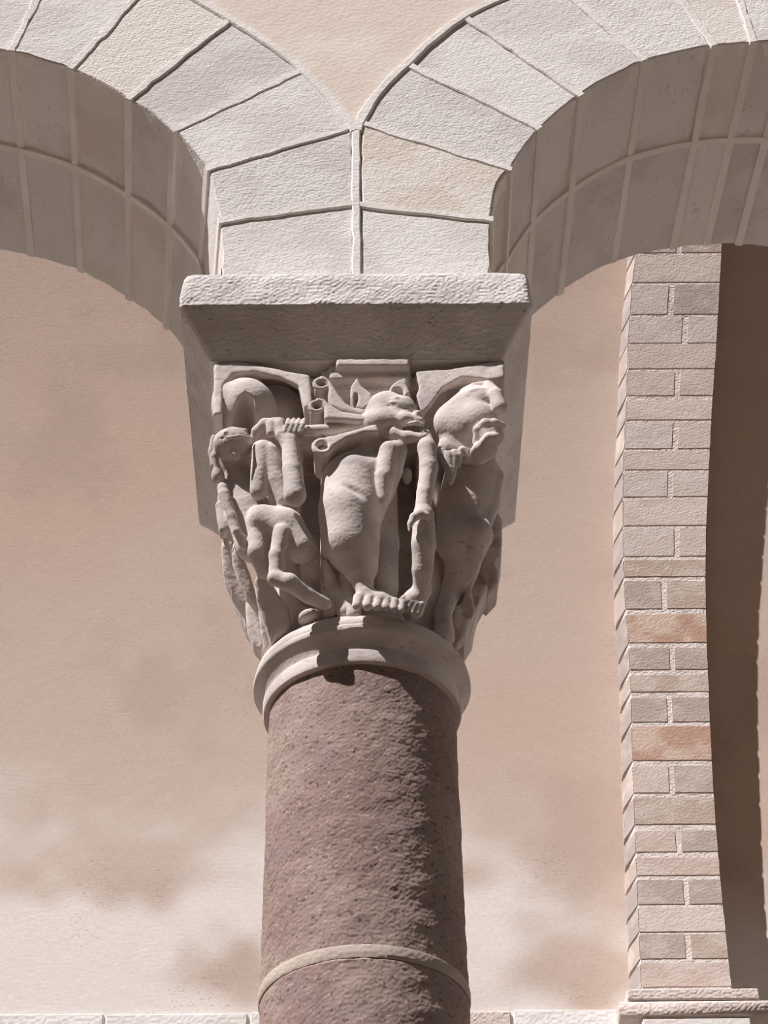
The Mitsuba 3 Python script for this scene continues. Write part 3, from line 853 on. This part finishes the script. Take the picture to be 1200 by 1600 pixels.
# hip, hollowed flank, thigh and shin, bound feet
man.tube([(-0.1775, 0.0680, 4.2797), (-0.1360, 0.0660, 4.2621), (-0.1066, 0.0720, 4.2139)], [0.0300, 0.0325, 0.0300], 0.010)
man.tube([(-0.1876, 0.0700, 4.2909), (-0.1865, 0.0880, 4.2181), (-0.1746, 0.1100, 4.1893)], [0.0187, 0.0213, 0.0163], 0.006)
man.egg((-0.1614, 0.0685, 4.2023), (0.0138, 0.040, 0.0400), 0, 0.006, True)
man.tube([(-0.1420, 0.0440, 4.2285), (-0.1507, 0.0480, 4.1765), (-0.1524, 0.0540, 4.1299)], [0.0163, 0.0138, 0.0125], 0.006)
man.tube([(-0.1522, 0.0520, 4.1253), (-0.1261, 0.0500, 4.1146), (-0.0935, 0.0740, 4.1031), (-0.0607, 0.0970, 4.0997)], [0.0150, 0.0163, 0.0138, 0.0125], 0.005)
man.tube([(-0.0542, 0.1244, 4.1418), (-0.0516, 0.1238, 4.1021)], [0.0125, 0.0125], 0.004)
man.tube([(-0.0609, 0.0766, 4.1834), (-0.0492, 0.1108, 4.1615), (-0.0277, 0.1180, 4.1155), (-0.0253, 0.1176, 4.0972)], [0.0063, 0.0125, 0.0150, 0.0150], 0.004)
man.egg((-0.0901, 0.1401, 4.0998), (0.0225, 0.024, 0.0125), 10, 0.004)
put('capital__crouching_man', man.mesh(0.0005, 12), 'carved_stone', smooth=True, label='crouching man raising both hands to a staff')

# the staff in his hands, running into the beast's throat
c = Carving((-0.1100, -0.0300, 4.3888), (0.0534, 0.0600, 4.5289), 0.0025)
c.tube([(-0.0970, 0.0140, 4.4570), (-0.0341, 0.0120, 4.4598), (0.0375, 0.0120, 4.4659)], [0.0106, 0.0100, 0.0100], 0.003)
put('capital__staff', c.mesh(0.0005, 13), 'carved_stone', smooth=True)

# the beast: torso, haunch and foot, arm, head in profile
b = Carving((-0.0924, -0.0700, 3.9127), (0.1725, 0.2000, 4.6796), 0.0025)
b.tube([(-0.0112, 0.0620, 4.3692), (-0.0138, 0.0620, 4.2925), (-0.0141, 0.0720, 4.2225)], [0.0575, 0.0587, 0.0550], 0.010)
b.tube([(0.0100, 0.0520, 4.4257), (0.0270, 0.0600, 4.3867)], [0.0300, 0.0450], 0.014)
b.tube([(0.0370, 0.1150, 4.3849), (0.0457, 0.1300, 4.2690), (0.0518, 0.1350, 4.1643)], [0.0400, 0.0325, 0.0250], 0.010)
b.egg((-0.0027, -0.0030, 4.2944), (0.0325, 0.012, 0.0063), -38, 0.008, True)
b.egg((-0.0196, 0.0040, 4.2071), (0.0300, 0.014, 0.0063), -4, 0.005, True)
b.tube([(-0.0165, 0.0680, 4.2223), (-0.0033, 0.0730, 4.1985), (0.0049, 0.0800, 4.1734)], [0.0500, 0.0425, 0.0338], 0.006)
b.tube([(0.0049, 0.0780, 4.1718), (0.0095, 0.0850, 4.1409), (0.0129, 0.0880, 4.1131)], [0.0300, 0.0187, 0.0163], 0.006)
b.tube([(0.0152, 0.0880, 4.1131), (0.0436, 0.0880, 4.1009), (0.0766, 0.0920, 4.0918)], [0.0163, 0.0163, 0.0112], 0.006)
b.tube([(0.0010, 0.0800, 4.1011), (-0.0015, 0.0780, 4.0817)], [0.0100, 0.0100], 0.0015)
b.tube([(0.0199, 0.0800, 4.0994), (0.0174, 0.0780, 4.0801)], [0.0094, 0.0094], 0.0015)
b.tube([(0.0376, 0.0800, 4.0978), (0.0350, 0.0780, 4.0785)], [0.0088, 0.0088], 0.0015)
b.tube([(0.0541, 0.0800, 4.0962), (0.0515, 0.0780, 4.0769)], [0.0081, 0.0081], 0.0015)
b.tube([(0.0682, 0.0800, 4.0931), (0.0656, 0.0780, 4.0738)], [0.0075, 0.0075], 0.0015)
b.tube([(0.0824, 0.0800, 4.0900), (0.0796, 0.0780, 4.0707)], [0.0063, 0.0063], 0.0015)
b.tube([(-0.0228, 0.1116, 4.1695), (-0.0087, 0.1156, 4.0896)], [0.0150, 0.0163], 0.006)
b.tube([(0.0602, 0.0200, 4.4070), (0.0534, 0.0260, 4.3491), (0.0469, 0.0420, 4.3069), (0.0383, 0.0650, 4.2851)], [0.0200, 0.0187, 0.0150, 0.0125], 0.004)
b.tube([(0.0591, 0.0200, 4.4135), (0.0812, 0.0160, 4.4147)], [0.0163, 0.0138], 0.003)
b.tube([(0.0860, 0.0180, 4.4099), (0.0734, 0.0360, 4.3737), (0.0582, 0.0560, 4.3266)], [0.0112, 0.0138, 0.0112], 0.003)
b.tube([(0.0503, 0.0340, 4.4890), (0.0375, 0.0460, 4.4499), (0.0248, 0.0560, 4.4225)], [0.0325, 0.0250, 0.0275], 0.010)
b.egg((0.0480, 0.0280, 4.5105), (0.0450, 0.040, 0.0387), 15, 0.014)
b.egg((0.0425, 0.0180, 4.4730), (0.0475, 0.034, 0.0312), 8, 0.016)
b.tube([(0.0606, 0.0200, 4.5234), (0.0900, 0.0060, 4.5036), (0.1143, 0.0040, 4.4815)], [0.0312, 0.0238, 0.0112], 0.012)
b.tube([(0.0674, 0.0040, 4.4851), (0.0917, -0.0040, 4.4694), (0.1212, -0.0040, 4.4642)], [0.0150, 0.0125, 0.0094], 0.008)
b.egg((0.1177, -0.0080, 4.4772), (0.0088, 0.010, 0.0075), 0, 0.003)
b.tube([(0.0502, 0.0320, 4.4839), (0.0718, 0.0120, 4.4441), (0.0985, 0.0040, 4.4302), (0.1265, 0.0000, 4.4248), (0.1355, 0.0020, 4.4413)], [0.0175, 0.0150, 0.0112, 0.0094, 0.0050], 0.006)
b.tube([(0.0712, -0.0200, 4.4302), (0.0929, -0.0300, 4.4211), (0.1294, -0.0300, 4.4192)], [0.0037, 0.0063, 0.0075], 0.002, True)
b.tube([(0.0718, 0.0020, 4.4500), (0.0938, -0.0020, 4.4463), (0.1309, 0.0040, 4.4498)], [0.0037, 0.0063, 0.0075], 0.002, True)
b.egg((0.0773, -0.0140, 4.5021), (0.0150, 0.006, 0.0050), -12, 0.002)
b.tube([(0.0612, -0.0120, 4.4973), (0.0771, -0.0200, 4.4882), (0.0932, -0.0140, 4.4902)], [0.0025, 0.0030, 0.0025], 0.0012, True)
b.tube([(0.0602, -0.0100, 4.5126), (0.0775, -0.0180, 4.5118), (0.0985, -0.0120, 4.5055)], [0.0030, 0.0037, 0.0030], 0.003)
b.tube([(0.1011, -0.0120, 4.4504), (0.1133, -0.0160, 4.4500), (0.1256, -0.0100, 4.4488)], [0.0037, 0.0044, 0.0037], 0.002)
wolf = put('capital__beast', b.mesh(0.0004, 14), 'carved_stone', smooth=True, label='snarling beast with pointed ears and human legs')
c = Carving((-0.0221, -0.0200, 4.4469), (0.0421, 0.0700, 4.6498), 0.002)
c.prism([(0.0010, 4.5829), (0.0096, 4.5588), (0.0295, 4.5382), (0.0280, 4.5095), (0.0105, 4.4962), (-0.0068, 4.5097), (-0.0130, 4.5300), (-0.0117, 4.5572)], -0.004, 0.045, 0.004, 0.003)
c.egg((-0.0017, -0.0040, 4.5220), (0.0045, 0.016, 0.0175), -6, 0.003, True)
put('capital__beast__ear', c.mesh(0.0003, 15), 'carved_stone', smooth=True)
c = Carving((0.0523, -0.0200, 4.4796), (0.1192, 0.0700, 4.6581), 0.002)
c.prism([(0.0966, 4.5891), (0.0987, 4.5668), (0.1046, 4.5462), (0.0906, 4.5361), (0.0682, 4.5363), (0.0596, 4.5465), (0.0674, 4.5670), (0.0801, 4.5806)], 0.004, 0.045, 0.004, 0.003)
c.egg((0.0808, 0.0040, 4.5492), (0.0112, 0.022, 0.0125), 25, 0.003, True)
put('capital__beast__ear', c.mesh(0.0003, 16), 'carved_stone', smooth=True)
LOCKS = [
    ([(-0.0720, 4.5887), (-0.0606, 4.5852), (-0.0518, 4.5748), (-0.0442, 4.5593), (-0.0342, 4.5371), (-0.0217, 4.5150), (-0.0068, 4.5031), (0.0180, 4.4979), (0.0179, 4.4812), (-0.0118, 4.4881), (-0.0342, 4.4966), (-0.0503, 4.5085), (-0.0566, 4.5305), (-0.0542, 4.5560), (-0.0581, 4.5714), (-0.0694, 4.5766)], (-0.0693, 0.0140, 4.5698), 10.0, 3.2, -0.004, 1.0),
    ([(-0.0790, 4.5253), (-0.0628, 4.5201), (-0.0515, 4.5048), (-0.0279, 4.4862), (0.0178, 4.4776), (0.0177, 4.4609), (-0.0218, 4.4645), (-0.0625, 4.4681), (-0.0627, 4.4999), (-0.0677, 4.5117), (-0.0776, 4.5151)], (-0.0776, 0.0100, 4.5067), 10.0, 3.0, -0.010, 1.0),
    ([(0.0399, 4.4593), (0.0102, 4.4462), (-0.0132, 4.4381), (-0.0390, 4.4284), (-0.0611, 4.4237), (-0.0561, 4.4105), (-0.0572, 4.3845), (-0.0414, 4.4006), (-0.0218, 4.4168), (0.0101, 4.4314), (0.0421, 4.4361)], (-0.0658, 0.0100, 4.4023), 12.5, 4.2, -0.008, 1.8),
]
for poly, eye, ring, thick, front, core in LOCKS:
    Pn = np.array(poly)
    c = Carving((min(Pn[:, 0].min(), eye[0] - 0.03) - 0.01, -0.04, min(Pn[:, 1].min(), eye[2] - 0.03) - 0.01), (Pn[:, 0].max() + 0.02, 0.09, Pn[:, 1].max() + 0.02), 0.002)
    c.prism(poly, front, 0.075, 0.006, 0.003)
    turn = [(eye[0] + ring / 800 * math.cos(a), eye[1] - 0.010, eye[2] + ring / 800 * math.sin(a)) for a in np.linspace(0.2, 5.6, 16)]
    c.tube(turn, [thick / 800] * 16, 0.002)
    c.tube([(eye[0], eye[1] + 0.004, eye[2]), (eye[0], eye[1] + 0.06, eye[2])], [(ring + 1.0) / 800] * 2, 0.003)
    c.tube([(eye[0], eye[1] - 0.03, eye[2]), (eye[0], eye[1] + 0.012, eye[2])], [(ring - thick) / 800] * 2, 0.002, True)
    c.tube(turn, [thick / 800] * 16, 0.002)
    c.tube([(eye[0] + 0.001, eye[1] + 0.002, eye[2] + 0.001)], [0.0046 * core], 0.002)
    put('capital__beast__mane_lock', c.mesh(0.0003, 17), 'carved_stone', smooth=True)

# bearded man at the right corner
m = Carving((0.0510, -0.0700, 3.8579), (0.3460, 0.2400, 4.7143), 0.0025)
m.tube([(0.1956, 0.0500, 4.5025), (0.2323, 0.0450, 4.5486)], [0.0475, 0.0413], 0.010)
m.egg((0.2247, 0.0340, 4.4912), (0.0550, 0.040, 0.0450), 40, 0.010)
m.tube([(0.1843, 0.0600, 4.4513), (0.2354, 0.0500, 4.4322)], [0.0275, 0.0250], 0.010)
m.tube([(0.2598, 0.0160, 4.5729), (0.2715, 0.0040, 4.5377), (0.2774, 0.0020, 4.5054)], [0.0112, 0.0138, 0.0150], 0.005)
m.tube([(0.2581, 0.0220, 4.5854), (0.2299, 0.0180, 4.5784), (0.2072, 0.0240, 4.5704)], [0.0075, 0.0050, 0.0037], 0.004)
m.tube([(0.2165, 0.0040, 4.5364), (0.2336, 0.0000, 4.5291), (0.2526, 0.0020, 4.5360)], [0.0015, 0.0020, 0.0015], 0.0012, True)
m.egg((0.2436, 0.0200, 4.5425), (0.0250, 0.020, 0.0225), 6, 0.008)
m.egg((0.2337, 0.0120, 4.5522), (0.0200, 0.012, 0.0063), 6, 0.004)
m.tube([(0.2573, -0.0120, 4.4859), (0.2714, -0.0160, 4.4722)], [0.0075, 0.0075], 0.003, True)
m.egg((0.2540, 0.0120, 4.4412), (0.0300, 0.026, 0.0275), -15, 0.008)
m.tube([(0.2261, 0.0100, 4.4232), (0.2314, 0.0000, 4.4438), (0.2461, -0.0100, 4.4513), (0.2634, -0.0100, 4.4528), (0.2813, 0.0020, 4.4569)], [0.0063, 0.0094, 0.0100, 0.0088, 0.0063], 0.004)
m.tube([(0.2401, 0.0020, 4.4127), (0.2495, -0.0100, 4.4150), (0.2643, -0.0100, 4.4182), (0.2735, 0.0020, 4.4206)], [0.0075, 0.0094, 0.0088, 0.0063], 0.004)
m.tube([(0.2347, -0.0100, 4.4119), (0.2430, -0.0220, 4.4191), (0.2590, -0.0240, 4.4237), (0.2770, -0.0100, 4.4296)], [0.0037, 0.0044, 0.0044, 0.0037], 0.0015, True)
m.egg((0.2042, -0.0000, 4.4374), (0.0125, 0.010, 0.0275), 30, 0.010, True)
m.egg((0.2443, 0.0200, 4.4090), (0.0275, 0.024, 0.0150), 10, 0.006)
m.tube([(0.1623, 0.0260, 4.4116), (0.1740, 0.0340, 4.3826)], [0.0088, 0.0061], 0.0025)
m.tube([(0.1743, 0.0260, 4.4017), (0.1776, 0.0340, 4.3438)], [0.0100, 0.0070], 0.0025)
m.tube([(0.1868, 0.0260, 4.4081), (0.1829, 0.0340, 4.3567)], [0.0088, 0.0061], 0.0025)
m.tube([(0.1939, 0.0260, 4.4015), (0.1936, 0.0340, 4.3825)], [0.0075, 0.0053], 0.0025)
m.tube([(0.1690, 0.0260, 4.3887), (0.1754, 0.0340, 4.3503)], [0.0075, 0.0053], 0.0025)
m.tube([(0.2018, 0.0260, 4.4146), (0.2114, 0.0340, 4.4019)], [0.0088, 0.0061], 0.0025)
m.tube([(0.2268, 0.1360, 4.4476), (0.2142, 0.1420, 4.3738), (0.1961, 0.1420, 4.2839)], [0.0550, 0.0575, 0.0475], 0.010)
m.tube([(0.2740, 0.1300, 4.4388), (0.2580, 0.1280, 4.3617), (0.2241, 0.1220, 4.2612)], [0.0150, 0.0175, 0.0200], 0.006)
m.tube([(0.1308, 0.0100, 4.4436), (0.1334, 0.0040, 4.4021), (0.1359, 0.0060, 4.3553), (0.1272, 0.0100, 4.2951), (0.1215, 0.0140, 4.2514)], [0.0112, 0.0175, 0.0175, 0.0150, 0.0150], 0.005)
m.tube([(0.1237, 0.0160, 4.2438), (0.1226, 0.0280, 4.1858), (0.1197, 0.0520, 4.1443), (0.1173, 0.0820, 4.1167)], [0.0200, 0.0225, 0.0187, 0.0150], 0.005)
m.tube([(0.1198, 0.0840, 4.1212), (0.1053, 0.0920, 4.1035), (0.1077, 0.1080, 4.0919)], [0.0175, 0.0213, 0.0150], 0.006)
m.tube([(0.0861, 0.0800, 4.1004), (0.0743, 0.0900, 4.0948)], [0.0063, 0.0053], 0.0012)
m.tube([(0.0931, 0.0800, 4.0944), (0.0812, 0.0900, 4.0858)], [0.0063, 0.0053], 0.0012)
m.tube([(0.1012, 0.0800, 4.0899), (0.0905, 0.0900, 4.0783)], [0.0063, 0.0053], 0.0012)
m.tube([(0.1094, 0.0800, 4.0868), (0.1010, 0.0900, 4.0723)], [0.0063, 0.0053], 0.0012)
m.tube([(0.1177, 0.0800, 4.0853), (0.1104, 0.0900, 4.0693)], [0.0063, 0.0053], 0.0012)
m.tube([(0.2249, 0.1220, 4.2833), (0.2010, 0.1759, 4.2511), (0.1787, 0.2109, 4.2130)], [0.0350, 0.0312, 0.0213], 0.006)
m.tube([(0.1786, 0.2107, 4.2129), (0.1612, 0.1876, 4.1429), (0.1620, 0.1887, 4.0893)], [0.0200, 0.0163, 0.0200], 0.006)
m.egg((0.0966, 0.0850, 4.4013), (0.0100, 0.02, 0.0125), 0, 0.006)
put('capital__bearded_man', m.mesh(0.0005, 18), 'carved_stone', smooth=True, label='bearded man with a large bald head, his arm in the beast\'s jaws')
c = Carving((0.0827, -0.0500, 4.1374), (0.1596, 0.0500, 4.2975), 0.002)
c.tube([(0.0948, -0.0060, 4.1889), (0.0975, -0.0080, 4.2055), (0.1048, -0.0100, 4.2192), (0.1156, -0.0120, 4.2252), (0.1274, -0.0100, 4.2221), (0.1393, -0.0040, 4.2178)], [0.0019, 0.0056, 0.0081, 0.0094, 0.0075, 0.0025], 0.002)
put('capital__bearded_man__claw', c.mesh(0.0003, 19), 'carved_stone', smooth=True, label='small pale curved claw across the limb')

# acanthus leaves of the left flank, and the rougher, darker ones of the right
LEAVES = [
    ([(-0.1825, 4.2008), (-0.1681, 4.1834), (-0.1488, 4.1549), (-0.1307, 4.1375), (-0.1247, 4.1081), (-0.1441, 4.0900), (-0.1633, 4.0800), (-0.1729, 4.1054), (-0.1898, 4.1460), (-0.1946, 4.1775)], 0.105, 0.14, 0.65),
    ([(-0.2333, 4.2919), (-0.2207, 4.2686), (-0.2069, 4.2383), (-0.1930, 4.1944), (-0.1904, 4.1715), (-0.2127, 4.1991), (-0.2302, 4.2338), (-0.2429, 4.2710)], 0.15, 0.185, 0.45),
    ([(-0.2763, 4.4459), (-0.2665, 4.4193), (-0.2574, 4.3733), (-0.2592, 4.3538), (-0.2691, 4.3506), (-0.2784, 4.3996)], 0.18, 0.22, 0),
    ([(-0.2617, 4.3759), (-0.2486, 4.3414), (-0.2404, 4.2973), (-0.2097, 4.2486), (-0.2019, 4.2148), (-0.2246, 4.2294), (-0.2475, 4.2634), (-0.2631, 4.2975), (-0.2687, 4.3390)], 0.21, 0.26, 0.4),
    ([(-0.2194, 4.2385), (-0.2017, 4.2248), (-0.1886, 4.1894), (-0.1806, 4.1517), (-0.1864, 4.1277), (-0.2029, 4.1518), (-0.2160, 4.1869)], 0.26, 0.31, 0.2),
    ([(-0.1929, 4.1934), (-0.1757, 4.1687), (-0.1608, 4.1309), (-0.1656, 4.1065), (-0.1778, 4.1000), (-0.1853, 4.1377)], 0.19, 0.23, 0.5),
    ([(-0.2861, 4.5097), (-0.2698, 4.4008), (-0.2518, 4.3097), (-0.2218, 4.2280), (-0.2008, 4.1913), (-0.2336, 4.2946), (-0.2677, 4.4161)], 0.29, 0.35, 0.1),
    ([(0.2705, 4.4305), (0.2871, 4.3907), (0.2837, 4.3250), (0.2728, 4.2602), (0.2521, 4.2398), (0.2275, 4.2605), (0.2318, 4.3253)], 0.19, 0.27, 0.3),
    ([(0.2529, 4.2364), (0.2320, 4.1981), (0.2210, 4.1530), (0.2030, 4.1247), (0.1814, 4.1532), (0.1823, 4.2008), (0.2105, 4.2366)], 0.21, 0.29, 0.4),
    ([(0.2497, 4.3109), (0.2391, 4.2660), (0.2159, 4.2127), (0.1957, 4.1809), (0.1888, 4.2128), (0.2168, 4.2661)], 0.14, 0.18, 0.6),
    ([(0.2162, 4.2058), (0.2241, 4.1666), (0.2061, 4.1223), (0.1862, 4.1091), (0.1745, 4.1391), (0.1875, 4.1780)], 0.18, 0.22, 0.5),
]
for k, (poly, y0, y1, lean) in enumerate(LEAVES):
    Pn = np.array(poly)
    c = Carving((Pn[:, 0].min() - 0.02, y0 - 0.03, Pn[:, 1].min() - 0.02), (Pn[:, 0].max() + 0.02, y1 + 0.12, Pn[:, 1].max() + 0.02), 0.0028)
    c.prism(poly, y0, y1, 0.007, 0.003, False, lean)
    top, low = Pn[Pn[:, 1].argmax()], Pn[Pn[:, 1].argmin()]
    a = top * 0.85 + low * 0.15
    d = lean * (top[1] - low[1])
    c.tube([(a[0], y0 - 0.001, a[1]), (low[0], y0 - 0.001 + d, low[1])], [0.0025, 0.004], 0.003, True)
    if k >= 7:
        for t in range(7):
            q = Pn.min(0) + (Pn.max(0) - Pn.min(0)) * [(t * 0.37 + 0.2) % 1, (t * 0.61 + 0.1) % 1]
            c.egg((q[0], y0 - 0.002 + lean * (top[1] - q[1]), q[1]), (0.009 + 0.003 * (t % 3), 0.018, 0.012), 20 * t, 0.004, True)
    put('capital__leaf', c.mesh(0.0009, 30 + k), 'carved_stone', smooth=True)
